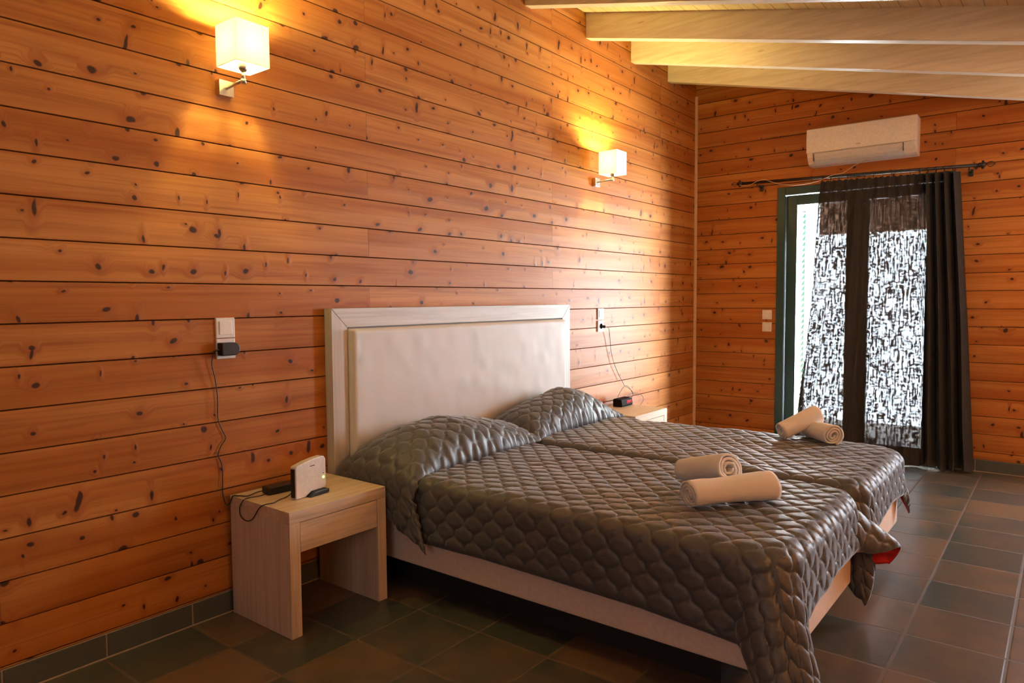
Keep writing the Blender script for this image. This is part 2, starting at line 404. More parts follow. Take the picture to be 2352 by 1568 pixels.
# back wall with the door opening
DX0, DX1, DZ = .735, 1.99, 2.185
bm = bmesh.new()
def back_piece(x0, x1, a, b):
    pts = [(YB+.0102-d, z) for d, z in plank_profile(a, b)] + [(YB+.03, b), (YB+.03, a)]
    # clip under the sloping ceiling
    x1c = min(x1, (ZC - b)/(-SL) + .35) if b > roof(x1) else x1
    if x1c > x0: prism(pts, 'x', x0, x1c, 0, bm)
for a, b in board_rows(.0145, .1296, .088, ZC):
    if a < DZ:
        back_piece(0, DX0, a, b); back_piece(DX1, XR, a, b)
        if b > DZ+.01: back_piece(DX0, DX1, max(a, DZ), b)
    else: back_piece(0, XR, a, b)
box(-.02, DX0, YB+.012, YB+.22, 0, ZC+.1, 0, bm); box(DX1, XR+.1, YB+.012, YB+.22, 0, ZC+.1, 0, bm); box(DX0, DX1, YB+.012, YB+.22, DZ, ZC+.1, 0, bm)
struct(obj('wall_back', bm, MAT['pine_back']))
bm = bmesh.new()
for a, b in board_rows(OFF_L, PITCH_L, .088, 2.3):
    prism([(XR+.0102-d, z) for d, z in plank_profile(a, b)] + [(XR+.02, b), (XR+.02, a)], 'y', YF, YB, 0, bm)
box(XR+.018, XR+.14, YF, YB+.02, 0, 2.6, 0, bm)
struct(obj('wall_right', bm, MAT['pine_left']))
struct(obj('wall_front', box(-.1, XR+.1, YF-.1, YF, 0, ZC+.1), MAT['pine_back']))
struct(obj('floor', box(-.12, XR+.12, YF-.1, YB+.24, -.1, 0), MAT['tiles']))
# ceiling slab sloping down towards +x
struct(obj('ceiling', prism([(-.1, roof(-.1)), (XR+.1, roof(XR+.1)), (XR+.1, roof(XR+.1)+.08), (-.1, roof(-.1)+.08)], 'y', YF-.1, YB+.3), MAT['ceil']))
# beams
BH, BT = .148, .068
names = ['whitewashed roof beam at the top edge of the picture, furthest from the back wall',
         'whitewashed roof beam, second from the top edge of the picture',
         'whitewashed roof beam, second out from the back wall',
         'whitewashed roof beam nearest the back wall, above the air conditioner']
for i, y in enumerate((3.615, 4.315, 4.957, 5.587)):
    e = .004; c = math.sqrt(1+SL*SL)
    bm = prism([(.001, roof(0)+.01), (XR-.001, roof(XR)+.01), (XR-.001, roof(XR)-BH-.02), (.001, roof(0)-BH-.02)], 'y', y-.042, y-.042+BT, .004)
    b = obj('ceiling_beam', bm, MAT['beam']); tag(b, names[i], 'beam', 'roof beams under the sloping ceiling')
# corner trim
struct(obj('trim_1', box(.001, .022, YB-.022, YB-.001, .09, roof(0)-.17, .003), MAT['trimwood']))
# skirting tiles
def skirting(name, axis, start, pitch, n, pos, skip=None):
    bm = bmesh.new(); g = bmesh.new()
    for k in range(n):
        a = start+k*pitch+.003; b = start+(k+1)*pitch-.003
        if skip:
            if b > skip[0] and a < skip[1]:
                if a < skip[0]: b = min(b, skip[0])
                elif b > skip[1]: a = max(a, skip[1])
                else: continue
        if axis == 'y': box(pos, pos+.009, a, b, .004, .086, .0015, bm)
        else: box(a, b, pos-.009, pos, .004, .086, .0015, bm)
    o = struct(obj(name, bm, MAT['tile_base']))
    lo, hi = start, start+n*pitch
    segs = [(lo, hi)] if not skip else [(lo, skip[0]), (skip[1], hi)]
    for a, b in segs:
        if axis == 'y': box(pos-.006, pos+.006, a, b, 0, .0865, 0, g); box(pos, pos+.013, a, b, 0, .0035, 0, g)
        else: box(a, b, pos-.006, pos+.006, 0, .0865, 0, g); box(a, b, pos-.013, pos, 0, .0035, 0, g)
    gr = obj('grout', g, MAT['grout'], o); return o
skirting('baseboard_left', 'y', 1.052-.317*9, .317, 25, 0.)
skirting('baseboard_back', 'x', .2, .33, 12, YB, (DX0, DX1))

# ------------------------------------------------------------------ door with glass and view outside
door = thing('door_1', ((DX0+DX1)/2, YB+.1, 0), 'x', 'x'); del door['label']; del door['category']; struct(door)
bm = bmesh.new(); FY0, FY1 = YB-.012, YB+.20
box(DX0-.002, DX0+.062, FY0, FY1, 0, DZ, .004, bm); box(DX1-.062, DX1+.002, FY0, FY1, 0, DZ, .004, bm); box(DX0+.062, DX1-.062, FY0, FY1, DZ-.062, DZ, .004, bm)
box(DX0+.062, DX1-.062, FY0+.03, FY1, 0, .02, .003, bm)
obj('door_frame', bm, MAT['green'], door)
def leaf(x0, x1, stl, str_, name='door_leaf'):
    y0, y1 = YB+.028, YB+.072
    b = bmesh.new(); zt = DZ-.066
    box(x0, x0+stl, y0, y1, .022, zt, .004, b); box(x1-str_, x1, y0, y1, .022, zt, .004, b)
    box(x0+stl, x1-str_, y0, y1, zt-.082, zt, .004, b); box(x0+stl, x1-str_, y0, y1, .022, .115, .004, b)
    l = obj(name, b, MAT['green'], door)
    obj('pane', box(x0+stl, x1-str_, y0+.019, y0+.023, .115, zt-.082), MAT['glass'], l); return l
xm = 1.352
L1 = leaf(DX0+.064, xm-.001, .085, .085); L2 = leaf(xm+.001, DX1-.064, .075, .10)
hb_ = bmesh.new(); box(xm-.06, xm-.025, YB+.018, YB+.028, .96, 1.14, .003, hb_); tube([(xm-.042, YB+.03, 1.08), (xm-.042, YB-.004, 1.08), (xm-.042, YB-.006, 1.02)], .008, 10, hb_, smooth_pts=False)
obj('door_handle', hb_, MAT['steel'], L1)

# window-like frames added around the two fill lights (outside the picture)
for nm, wx0, wx1, wz0, wz1, yy0, yy1 in (('fill_frame_1', 3.05, 3.95, .75, 1.95, YB-.125, YB+.005), ('fill_frame_2', 1.80, 3.40, .85, 2.15, YF-.005, YF+.105)):
    b = bmesh.new(); f = .05
    for q in ((wx0-f, wx0, wz0-f, wz1+f), (wx1, wx1+f, wz0-f, wz1+f), (wx0, wx1, wz0-f, wz0), (wx0, wx1, wz1, wz1+f)): box(q[0], q[1], yy0, yy1, q[2], q[3], .003, b)
    struct(obj(nm, b, MAT['green']))
# outside: terrace, eave, open shutters (right one added to block light)
struct(obj('outside_terrace', box(-6, 9, YB+.24, YB+1.9, -.12, -.02), MAT['terrace']))
bm = box(.42, 7, YB+.22, YB+2.55, 2.36, 2.45); box(.42, 7, YB+2.48, YB+2.58, 1.985, 2.45, 0, bm)
struct(obj('outside_porch_roof', bm, MAT['eave']))
def shutter(x, label, wcol):
    s = thing('window_shutter', (x, YB+.23, 0.02), label, 'shutter')
    b = bmesh.new(); box(x-.018, x+.018, YB+.225, YB+.27, .02, 2.15, .003, b); box(x-.018, x+.018, YB+.63, YB+.675, .02, 2.15, .003, b)
    box(x-.018, x+.018, YB+.27, YB+.63, .02, .12, 0, b); box(x-.018, x+.018, YB+.27, YB+.63, 2.05, 2.15, 0, b)
    obj('shutter_frame', b, MAT['green'], s)
    b = bmesh.new()
    for k in range(38):
        z = .14+k*.05; prism([(x-.016, z), (x-.011, z), (x+.016, z+.043), (x+.011, z+.043)], 'y', YB+.27, YB+.63, 0, b)
    obj('slat_panel', b, MAT['lightgreen'], s)
shutter(.765, 'green louvred shutter folded open outside, seen past the left edge of the curtain', 0)
shutter(2.03, 'green louvred shutter added outside, out of view, to keep daylight off the wall corner', 0)  # unseen shutter, added to block daylight from the left wall's far corner

# ================================================================== LAMPS
def sconce(x, y, z, face, label, plate_z, s=.14, h=.157, first=None):
    """cube-shaded wall lamp; face=+1 projects towards +x from a left wall, -1 from a right wall"""
    t = thing('wall_lamp', (x, y, plate_z), label, 'lamp', 'cube shaded wall lamps on the left wall')
    X = lambda d: x+face*d
    def bx(a, b_, y0, y1, z0, z1, bv=0., bm=None): return box(min(X(a), X(b_)), max(X(a), X(b_)), y0, y1, z0, z1, bv, bm)
    obj('wall_plate', bx(.0, .03, y-.031, y+.031, plate_z-.03, plate_z+.03, .002), MAT['steel'], t)
    sx = .15; zb = z
    b = bmesh.new(); tube([(X(.03), y, plate_z), (X(sx-.006), y, plate_z+.008)], .0062, 12, b, smooth_pts=False)
    tube([(X(sx), y, plate_z-.004), (X(sx), y, plate_z+.012)], .0105, 14, b, smooth_pts=False)
    tube([(X(sx), y, plate_z+.008), (X(sx), y, zb-.012)], .0068, 12, b, smooth_pts=False)
    obj('arm', b, MAT['steel'], t, True)
    b = lathe([(.0, -.014), (.010, -.014), (.017, -.004), (.0195, .012), (.0195, .03), (.014, .032)], X(sx), y, zb); obj('bulb_holder', b, MAT['steel'], t, True)
    b = lathe([(.012, .03), (.020, .046), (.026, .066), (.024, .086), (.014, .098), (.0, .101)], X(sx), y, zb); bo = obj('bulb', b, MAT['bulb'], t, True)
    a0 = sx-s/2; a1 = sx+s/2; th = .0012
    if face < 0:
        b = lathe([(.0, .028)]+[(.075*math.sin(q*math.pi/14), .103-.075*math.cos(q*math.pi/14)) for q in range(1, 14)]+[(.0, .178)], X(sx), y, zb)
        obj('globe', b, MAT['globe'], t, True); return t
    b = bmesh.new()
    bx(a0, a0+th, y-s/2, y+s/2, zb, zb+h, 0, b); bx(a1-th, a1, y-s/2, y+s/2, zb, zb+h, 0, b)
    bx(a0+th, a1-th, y-s/2, y-s/2+th, zb, zb+h, 0, b); bx(a0+th, a1-th, y+s/2-th, y+s/2, zb, zb+h, 0, b)
    obj('lamp_shade', b, MAT['shade'], t)
    for zz in (zb+.001, zb+h-.001):
        if zz < zb+.1: continue
        b = bmesh.new(); tube([(X(a0), y-s/2, zz), (X(a1), y-s/2, zz), (X(a1), y+s/2, zz), (X(a0), y+s/2, zz), (X(a0), y-s/2, zz)], .0011, 6, b, smooth_pts=False); obj('shade_ring', b, MAT['steel'], t)
    b = tube([(X(a0), y-s/2, zb+.001), (X(a1), y-s/2, zb+.001), (X(a1), y+s/2, zb+.001), (X(a0), y+s/2, zb+.001), (X(a0), y-s/2, zb+.001)], .0011, 6, smooth_pts=False)
    for k in range(4):
        an = math.pi/4+k*math.pi/2; tube([(X(sx), y, zb+.03), (X(sx)+s*.49*1.4142*math.cos(an), y+s*.49*1.4142*math.sin(an), zb+.002)], .0010, 6, b, smooth_pts=False)
    tube([(X(sx)+.021*math.cos(q*math.pi/8), y+.021*math.sin(q*math.pi/8), zb+.03) for q in range(17)], .0015, 6, b, smooth_pts=False)
    obj('shade_ring', b, MAT['steel'], t)
    l = bpy.data.lights.new('bulb_light', 'POINT'); l.energy = BULB; l.color = BULB_COL; l.shadow_soft_size = .028
    lo = bpy.data.objects.new('bulb_light', l); COL.objects.link(lo); lo.location = (X(sx), y, zb+.115)
    return t
sconce(0, 1.567, 2.168, 1, 'lit wall lamp with cream cube shade high at the left, above the router nightstand', 2.113)
sconce(0, 4.385, 2.135, 1, 'lit wall lamp with cream cube shade further back, between headboard and corner', 2.095)
for yy, lb in ((1.567, 'lit wall lamp on the right hand wall opposite the near nightstand'), (4.385, 'lit wall lamp on the right hand wall opposite the far nightstand')):
    q = sconce(XR, yy, 1.80, -1, lb, 1.745); q['group'] = 'wall lamps on the right wall'

# ================================================================== NIGHTSTANDS
def nightstand(y0, y1, label):
    x0, x1, zt, t = .022, .425, .485, .046
    n = thing('nightstand', ((x0+x1)/2, (y0+y1)/2, 0), label, 'nightstand', 'limed oak nightstands beside the headboard')
    obj('tabletop', box(x0, x1, y0, y1, zt-t, zt, .0012), MAT['veneer'], n)
    for a, b in ((y0, y0+t), (y1-t, y1)): obj('side_panel', box(x0, x1, a, b, .0, zt-t-.0004, .0012), MAT['veneer_z'], n)
    obj('drawer', box(x0+.03, x1-.001, y0+t+.002, y1-t-.002, .323, zt-t-.003, .001), MAT['veneer'], n)
    return n
nightstand(1.533, 2.006, 'pale limed oak nightstand at the left carrying the white router')
nightstand(4.215, 4.690, 'pale nightstand beyond the far pillow carrying the alarm clock')

# ================================================================== HEADBOARD
HY0, HY1, HZ = 2.03, 3.985, 1.236
hb = thing('headboard', (.03, (HY0+HY1)/2, 0), 'wide whitened oak headboard with ivory padded panel against the pine wall', 'headboard')
fwid = .088; fx = .056
b = bmesh.new()
def mitre(pts, nm, mat, lab=None):
    o = obj(nm, prism(pts, 'x', .004, fx, .0012), mat, hb); return o
g = .0012
mitre([(HY0, .0), (HY0+fwid, .0), (HY0+fwid, HZ-fwid-g), (HY0, HZ-g)], 'frame_stile', MAT['hb_z'])
mitre([(HY1-fwid, .0), (HY1, .0), (HY1, HZ-g), (HY1-fwid, HZ-fwid-g)], 'frame_stile', MAT['hb_z'])
mitre([(HY0+g, HZ), (HY0+fwid+g, HZ-fwid), (HY1-fwid-g, HZ-fwid), (HY1-g, HZ)], 'frame_rail', MAT['hb'])
obj('backing_board', box(.004, .03, HY0+fwid+.001, HY1-fwid-.001, .1, HZ-fwid-.002), MAT['hb'], hb)
# padded panel: gently crowned with soft edges
ny, nz = 180, 90; yy = np.linspace(0, 1, ny); zz = np.linspace(0, 1, nz); Y_, Z_ = np.meshgrid(yy, zz, indexing='ij')
pw, ph = HY1-HY0-2*fwid-.004, HZ-fwid-.004-.28
dy = np.minimum(Y_, 1-Y_)*pw; dz = np.minimum(Z_, 1-Z_)*ph; d = np.minimum(dy, dz)
rr = .016; prof = np.where(d < rr, np.sqrt(np.maximum(0, 1-(1-d/rr)**2)), 1.)
cw = vnoise(Y_*28, Z_*11, 3)*.0016 + .0022*np.exp(-((dy-.03)/.02)**2)*vnoise(Y_*60, Z_*9, 4)*(Z_ > .8)
P = np.stack([.032+.058*prof + cw*prof, HY0+fwid+.002+Y_*pw, .28+Z_*ph], -1)
obj('padded_panel', grid_mesh('padded_panel', P), MAT['leather'], hb)

# ================================================================== BEDS
ZT = .505; XF = 2.035
BEDS = ((2.085, 2.995), (3.055, 3.965))
for i, (a, b_) in enumerate(BEDS):
    bd = thing('bed', (1.07, (a+b_)/2, 0), ['near single bed with beige base, under the grey quilt by the router nightstand', 'far single bed with beige base, beside the curtained door'][i], 'bed', 'two single beds pushed together')
    obj('bed_base', box(.095, XF, a, b_, .14, .335, .012, seg=3), MAT['base'], bd)
    obj('mattress', box(.10, XF-.012, a+.014, b_-.014, .336, ZT-.032, .045, seg=4), MAT['base'], bd)
    obj('underbed_blocker', box(.16, XF-.22, a+.13, b_-.13, .0, .14, 0), MAT['dark'], bd)  # dark box added to block light and keep the space underneath black

# ---- coverlets
def puff(s, t, w=.0500, h=.104, amp=.0105):
    """ogee quilting: rounded cells between wavy stitch lines"""
    k = s/w; ph = 2*np.pi*t/h; A = .43
    c = np.cos(ph); wav = np.sign(c)*np.abs(c)**.62
    best = np.full(s.shape, 9.)
    k0 = np.floor(k)
    for dk in (-1, 0, 1, 2):
        i = k0+dk; line = i + A*np.where(i % 2 == 0, 1., -1.)*wav
        sl = np.minimum(A*.62*np.abs(np.sin(ph))/np.maximum(np.abs(c), .12)**.38*2*np.pi/h*w, 2.6)
        best = np.minimum(best, np.abs(k-line)/np.sqrt(1+sl**2))
    d = np.clip(best*w/.030, 0, 1)
    return amp*np.sqrt(1-(1-d)**2.2)
def smooth01(x): x = np.clip(x, 0, 1); return x*x*(3-2*x)
def hang(a, side, r, flare):
    d = np.hypot(a, side); q = r*np.pi/2; th = np.minimum(d/r, np.pi/2)
    rest = np.maximum(d-q, 0)
    out = r*np.sin(th)+flare*rest; down = r*(1-np.cos(th))+np.sqrt(np.maximum(0.05, 1-flare**2))*rest
    return out, down
def drape(S, T, xf, ya, yb, zt, r, cf, ripple_seed, floor_y=None, nearflare=.05, farflare=.02, footflare=.10):
    """sheet coordinates (S along x, T along y) -> positions of a cloth over a soft-edged mattress"""
    RC = .085
    ax_ = S-(xf-r-RC); sn = (ya+r+RC)-T; sf = T-(yb-r-RC); sg = np.where(sn > sf, -1., 1.); sd_ = np.maximum(sn, sf)
    corner = (ax_ > 0) & (sd_ > 0)
    d = np.where(corner, np.maximum(np.hypot(np.maximum(ax_, 0), np.maximum(sd_, 0))-RC, 0), np.maximum(np.maximum(ax_, sd_)-RC, 0))
    phi = np.where(corner, np.arctan2(np.maximum(sd_, 0), np.maximum(ax_, 1e-9)), np.where(ax_ > sd_, 0., np.pi/2))
    bn = (sg < 0)*1.
    cc, ss = np.cos(phi), np.sin(phi)
    d = np.where(corner, d*np.maximum(cc, ss)/(cc**5+ss**5+1e-12)**.2, d)
    c2 = np.where(sg < 0, np.sin(2*phi)**2, np.exp(-((phi-.60)/.36)**2)*np.sin(2*phi)**.5)*corner
    c2 = np.nan_to_num(c2)
    cfl = np.where(bn > 0, cf[0], cf[1])
    base = footflare*np.cos(phi)**2 + np.where(bn > 0, nearflare, farflare)*np.sin(phi)**2
    rip = .05*vnoise(T*7+ripple_seed, S*1.5, 11)*np.cos(phi)**2 + (nearflare*.9)*vnoise(S*5+ripple_seed, T*1.5, 12)*np.sin(phi)**2*(bn > 0)
    rip = rip + .10*np.sin(phi*5+ripple_seed)*c2
    fl = base + rip + cfl*c2
    out, down = hang(d, 0*d, r, fl)
    hit = d > 0
    ex = np.where(corner, RC*np.cos(phi), RC*(phi == 0)); ey = np.where(corner, RC*np.sin(phi), RC*(phi > 0))
    x = np.where(hit, np.minimum(S, xf-r-RC)+np.where(phi < 1.5707, ex, 0)+out*np.cos(phi), S)
    x = np.where(hit & ~corner & (phi > 1), S, x)
    y = np.where(hit, np.clip(T, ya+r+RC, yb-r-RC)+sg*(ey+out*np.sin(phi)), T)
    y = np.where(hit & ~corner & (phi < 1), T, y)
    z = zt-down
    return np.stack([x, y, z], -1)
def coverlet(bed, label, x0, bn_fn, bf_fn, af_fn, cf, seed, zbump=None, step=.0065):
    ya, yb = BEDS[bed]; ya -= .014; yb += .010; r = .052; xf = XF+.026; zt = ZT+.004
    nu = int(2.15/step); nv = int(1.4/step)
    u = np.linspace(0, 1, nu)[:, None]*np.ones((1, nv)); v = np.ones((nu, 1))*np.linspace(0, 1, nv)[None, :]
    af = af_fn(v); S = x0+(xf-r+af-x0)*u
    T0 = ya+r-bn_fn(S); T1 = yb-r+bf_fn(S); T = T0+(T1-T0)*v
    P = drape(S, T, xf, ya, yb, zt, r, cf, seed, nearflare=.05 if bed == 0 else .015)
    P[..., 2] += .006*vnoise(S*3.1, T*3.1, seed+20)*(P[..., 2] > zt-.02)
    if zbump is not None: P = zbump(P, S, T)
    N = normals(P); N *= np.sign(N[nu//2, nv//2, 2])
    edge = np.minimum(np.minimum(v, 1-v)*(T1-T0), (1-u)*(xf+af-x0))
    m = np.clip(edge/.02, .0, 1)
    P = P + N*((puff(S, T)*m + .0035*vnoise(S*16, T*16, seed+30)*m)[..., None])
    P[..., 2] = np.maximum(P[..., 2], .004)
    me = grid_mesh('coverlet', P); o = obj('coverlet', me, [MAT['quilt'], MAT['lining']])
    sd = o.modifiers.new('thickness', 'SOLIDIFY'); sd.thickness = .006; sd.offset = -1.; sd.material_offset = 1; sd.material_offset_rim = 0
    if (np.cross(P[1, 0]-P[0, 0], P[0, 1]-P[0, 0])[2]) < 0: sd.offset = 1.
    # hem binding as its own part
    return tag(o, label, 'bedspread', 'grey quilted bedspreads'), P
def lerp_fn(xs, ys): return lambda s: np.interp(s, xs, ys)
def bump1(P, S, T):
    # flattening towards the tuck under the pillow at the head
    return P
c1, P1 = coverlet(0, 'grey quilted bedspread on the near bed, corner hanging at the bottom of the picture', .44,
    lerp_fn([.44, .55, .9, 1.6, 1.95, 2.1, 2.5], [.25, .28, .272, .282, .31, .37, .46]),
    lerp_fn([.44, 1.7, 1.95, 2.3], [.15, .15, .25, .285]),
    lerp_fn([0, .10, .20, .30, .42, .60, .8, .9, 1.], [.50, .46, .39, .285, .235, .220, .23, .26, .29]), (.40, .80), 1)
c2, P2 = coverlet(1, 'grey quilted bedspread on the far bed, under the towels nearest the door', .37,
    lerp_fn([.37, 1.7, 1.95, 2.3], [.14, .14, .30, .36]),
    lerp_fn([.37, 1.6, 1.95, 2.3], [.22, .24, .19, .17]),
    lerp_fn([0, .15, .3, .6, .85, 1.], [.38, .32, .24, .20, .23, .28]), (.10, .05), 5)

# ---- quilt over the pillows (the same bedspread folded up over each pillow)
def pillow_fold(cov, bed, xw, peak_y, zpk, ylo, yhi, tuck, seed, near_over, tip):
    ya, yb = BEDS[bed]; step = .0062
    nu = int(.62/step); nv = int(1.35/step)
    u = np.linspace(0, 1, nu)[:, None]*np.ones((1, nv)); v = np.ones((nu, 1))*np.linspace(0, 1, nv)[None, :]
    # v: 0 at the near hem .. 1 at the far tip ; u: 0 at the headboard .. 1 at the tuck
    Tn = ylo-near_over*np.interp(u, [0, .15, .35, .6, 1.], [.10, .22, .55, .85, 1.]); T = Tn+(yhi-Tn)*v
    tk = np.interp(T, tuck[0], tuck[1])
    hprof = np.interp(T, peak_y, zpk)                         # crest height over y
    # cross-section over u: rises from the headboard side, crests, falls steeply and tucks in
    ang = u*np.pi
    front = np.clip((u-.42)/.58, 0, 1); back = np.clip(1-u/.42, 0, 1)
    rise = hprof-ZT
    zsec = np.where(u < .42, 1-.42*back**2.0, np.sqrt(np.maximum(0, 1-front**2.3)))
    x = .100+(tk-.100)*(u**.96) + .030*np.sin(np.pi*u)**2*front
    z = ZT+rise*zsec
    y = T.copy()
    side = np.maximum(ylo+.05-T, 0); r = .07
    th = np.minimum(side/r, np.pi/2); rest = np.maximum(side-r*np.pi/2, 0)
    y = np.where(side > 0, ylo+.05-r*np.sin(th)-rest*(.06+.05*np.sin(u*7+1)), y)
    z = z-r*(1-np.cos(th))-rest*.99
    # hem is higher towards the headboard
    x = x+np.where(rest > 0, rest*(.12+.20*u), 0)
    P = np.stack([x, y, z], -1)
    P[..., 2] += .006*vnoise(x*7, y*7, seed)
    N = normals(P); N *= np.sign(N[nu//3, int(nv*.55), 2])
    arc = u*.55
    wr = .003*np.maximum(0, u-.72)/.28*np.sin(T*95+4*vnoise(T*9, u*3, seed+3))
    P = P+N*((puff(arc+.02, T+.03, w=.056, h=.118, amp=.0105)+wr)[..., None])
    P[..., 0] = np.maximum(P[..., 0], .101)
    me = grid_mesh('pillow_fold', P); o = obj('pillow_fold', me, [MAT['quilt'], MAT['lining']], cov)
    sd = o.modifiers.new('thickness', 'SOLIDIFY'); sd.thickness = .005; sd.material_offset = 1; sd.material_offset_rim = 0
    sd.offset = -1. if (np.cross(P[nu//3+1, nv//2]-P[nu//3, nv//2], P[nu//3, nv//2+1]-P[nu//3, nv//2])[2]) > 0 else 1.
pillow_fold(c1, 0, 0, [1.7, 2.06, 2.16, 2.28, 2.50, 2.75, 2.95, 3.08, 3.15], [.56, .57, .63, .675, .700, .665, .612, .55, .520], 2.05, 3.13, ([1.7, 2.05, 2.2, 3.13], [.60, .56, .53, .47]), 41, .26, 0)
pillow_fold(c2, 1, 0, [2.9, 3.02, 3.14, 3.35, 3.58, 3.72, 3.86, 4.0, 4.08], [.53, .58, .635, .685, .722, .705, .64, .56, .518], 3.048, 4.06, ([2.9, 3.2, 4.06], [.50, .45, .42]), 47, .10, 0)

# ================================================================== TOWELS
def rolled_towel(c0, c1_, r0, r1, label, squash=.88, turns=3.2, tail=True, seed=0, dent=None):
    """spiral-rolled towel with visible end spirals; c0, c1_ are the axis end points"""
    A = Vector(c0); B = Vector(c1_); ax = (B-A).normalized(); L = (B-A).length
    upv = Vector((0, 0, 1)); sidev = ax.cross(upv).normalized(); upn = sidev.cross(ax).normalized()
    nt, nl = 190, 26; th = np.linspace(0, turns*2*np.pi, nt); thick = .0105
    P = np.zeros((nt, nl, 3))
    for j, s in enumerate(np.linspace(0, 1, nl)):
        R = r0+(r1-r0)*s
        if dent: R = R*(1-dent[1]*math.exp(-((s-dent[0])/dent[2])**2))
        core = .012
        rad = core+(R-core)*(th/th[-1])
        wob = 1+.035*np.sin(th*1.0+seed)+.02*np.sin(2*th+seed*2+s*2)
        rad = rad*wob
        # lateral wandering at the ends
        endw = .006*np.sin(th*.9+seed)*(1 if s in (0., 1.) else .3)
        ph = th - th[-1] - math.pi*.62
        cx = rad*np.cos(ph); cz = rad*np.sin(ph)*squash
        base = A+(B-A)*s
        shrink = math.sin(min(1, min(s, 1-s)*14+.35)*math.pi/2)
        kk = np.where(th > th[-1]-2*np.pi, .93+.07*shrink, 1.)
        P[:, j, 0] = base.x+sidev.x*cx*kk+upn.x*cz*kk+ax.x*endw
        P[:, j, 1] = base.y+sidev.y*cx*kk+upn.y*cz*kk+ax.y*endw
        P[:, j, 2] = base.z+sidev.z*cx*kk+upn.z*cz*kk+ax.z*endw
    P += (.0012*vnoise(np.arange(nt)[:, None]*.3, np.arange(nl)[None, :]*.6, seed+60))[..., None]
    me = grid_mesh('rolled_towel', P); o = obj('rolled_towel', me, MAT['towel'])
    sd = o.modifiers.new('thickness', 'SOLIDIFY'); sd.thickness = .0095; sd.offset = 0
    # plug so the roll is full
    return tag(o, label, 'towel', 'rolled white towels on the beds')
zq = .527
rolled_towel((1.640, 2.345, zq+.050), (1.846, 2.615, zq+.055), .052, .061, 'rolled white towel lying crosswise at the front on the near bed', seed=1, squash=.93, dent=(.42, .10, .2))
rolled_towel((1.470, 2.665, zq+.048), (1.693, 2.590, zq+.100), .048, .065, 'rolled white towel leaning behind the front one on the near bed', seed=2, squash=.95)
rolled_towel((1.515, 3.78, zq+.040), (1.650, 3.955, zq+.122), .050, .058, 'rolled white towel tipped up on its mate on the far bed', seed=3, squash=.95)
rolled_towel((1.60, 3.94, zq+.047), (1.768, 3.79, zq+.049), .050, .056, 'rolled white towel lying with its spiral end showing on the far bed', seed=4, squash=.95)

# ================================================================== ROUTER, ADAPTER, CLOCK
rtr = thing('router', (.28, 1.73, .485), 'white upright router with a green light on the left nightstand', 'router')
b = bmesh.new()
prof = [(1.650, .4865), (1.700, .4865), (1.728, .503), (1.800, .503), (1.806, .512), (1.806, .622), (1.798, .634), (1.785, .637), (1.745, .634), (1.70, .628), (1.655, .6175), (1.650, .612)]
prism(prof, 'x', .262, .294, .004, b); obj('shell', b, MAT['white'], rtr, False)
b = bmesh.new(); box(.2685, .2875, 1.6445, 1.6508, .492, .607, .0015, b); obj('end_panel', b, MAT['black'], rtr)
b = bmesh.new(); prism([(1.700, .4855), (1.795, .4855), (1.803, .490), (1.803, .502), (1.730, .502)], 'x', .245, .316, .002, b); obj('stand', b, MAT['black'], rtr)
b = tube([(.2940, 1.792, .549), (.2962, 1.792, .549)], .0042, 14, smooth_pts=False); obj('indicator_light', b, MAT['led'], rtr)
b = bmesh.new()
for k in range(7): box(.2941, .2947, 1.7225+k*.0036, 1.7250+k*.0036, .6045, .6080, 0, b)
obj('printed_logo', b, MAT['mark'], rtr)
obj('printed_symbol', box(.2941, .2947, 1.7885, 1.7945, .5635, .5665), MAT['mark'], rtr)
rtr.rotation_euler.z = math.radians(6)

ad = thing('power_adapter', (.12, 1.66, .485), 'black power adapter lying behind the router on the left nightstand', 'adapter')
b = bmesh.new(); box(-.030, .030, -.075, .075, .0, .03, .006, b, 3)
for v in b.verts: v.co = Matrix.Rotation(math.radians(-4), 4, 'Z') @ v.co; v.co += Vector((.135, 1.700, .4865))
obj('adapter_body', b, MAT['black'], ad)
b = tube([(.12, 1.63, .500), (.115, 1.600, .499), (.10, 1.565, .489), (.07, 1.545, .4885), (.045, 1.531, .486), (.035, 1.522, .455), (.022, 1.512, .455), (.016, 1.505, .50)], .0024, 8); obj('input_cord', b, MAT['cable'], ad, True)

def plate_pair_switch(y, z, label):
    s = thing('light_switch', (0, y, z), label, 'switch')
    obj('switch_frame', box(0.0, .011, y-.0405, y+.0405, z-.0405, z+.0405, .003), MAT['white'], s)
    obj('rocker', box(.010, .0145, y-.027, y+.027, z-.027, z+.027, .002), MAT['white'], s); return s
def socket(y, z, label):
    s = thing('wall_socket', (0, y, z), label, 'socket')
    obj('socket_frame', box(0.0, .011, y-.0405, y+.0405, z-.0405, z+.0405, .003), MAT['white'], s)
    b = lathe([(.0, .0), (.021, .0), (.021, .003), (.019, .003), (.019, .0005)], 0, 0); 
    for v in b.verts: v.co = Vector((.011+v.co.z, y+v.co.x, z+v.co.y))
    obj('socket_well', b, MAT['white'], s, True); return s
plate_pair_switch(1.542, 1.165, 'white light switch on the pine wall above the left socket')
socket(1.542, 1.0815, 'white wall socket on the pine wall holding the black plug')
plate_pair_switch(4.462, 1.163, 'white light switch on the pine wall right of the headboard')
socket(4.462, 1.0745, 'white wall socket right of the headboard with the clock cord plugged in')
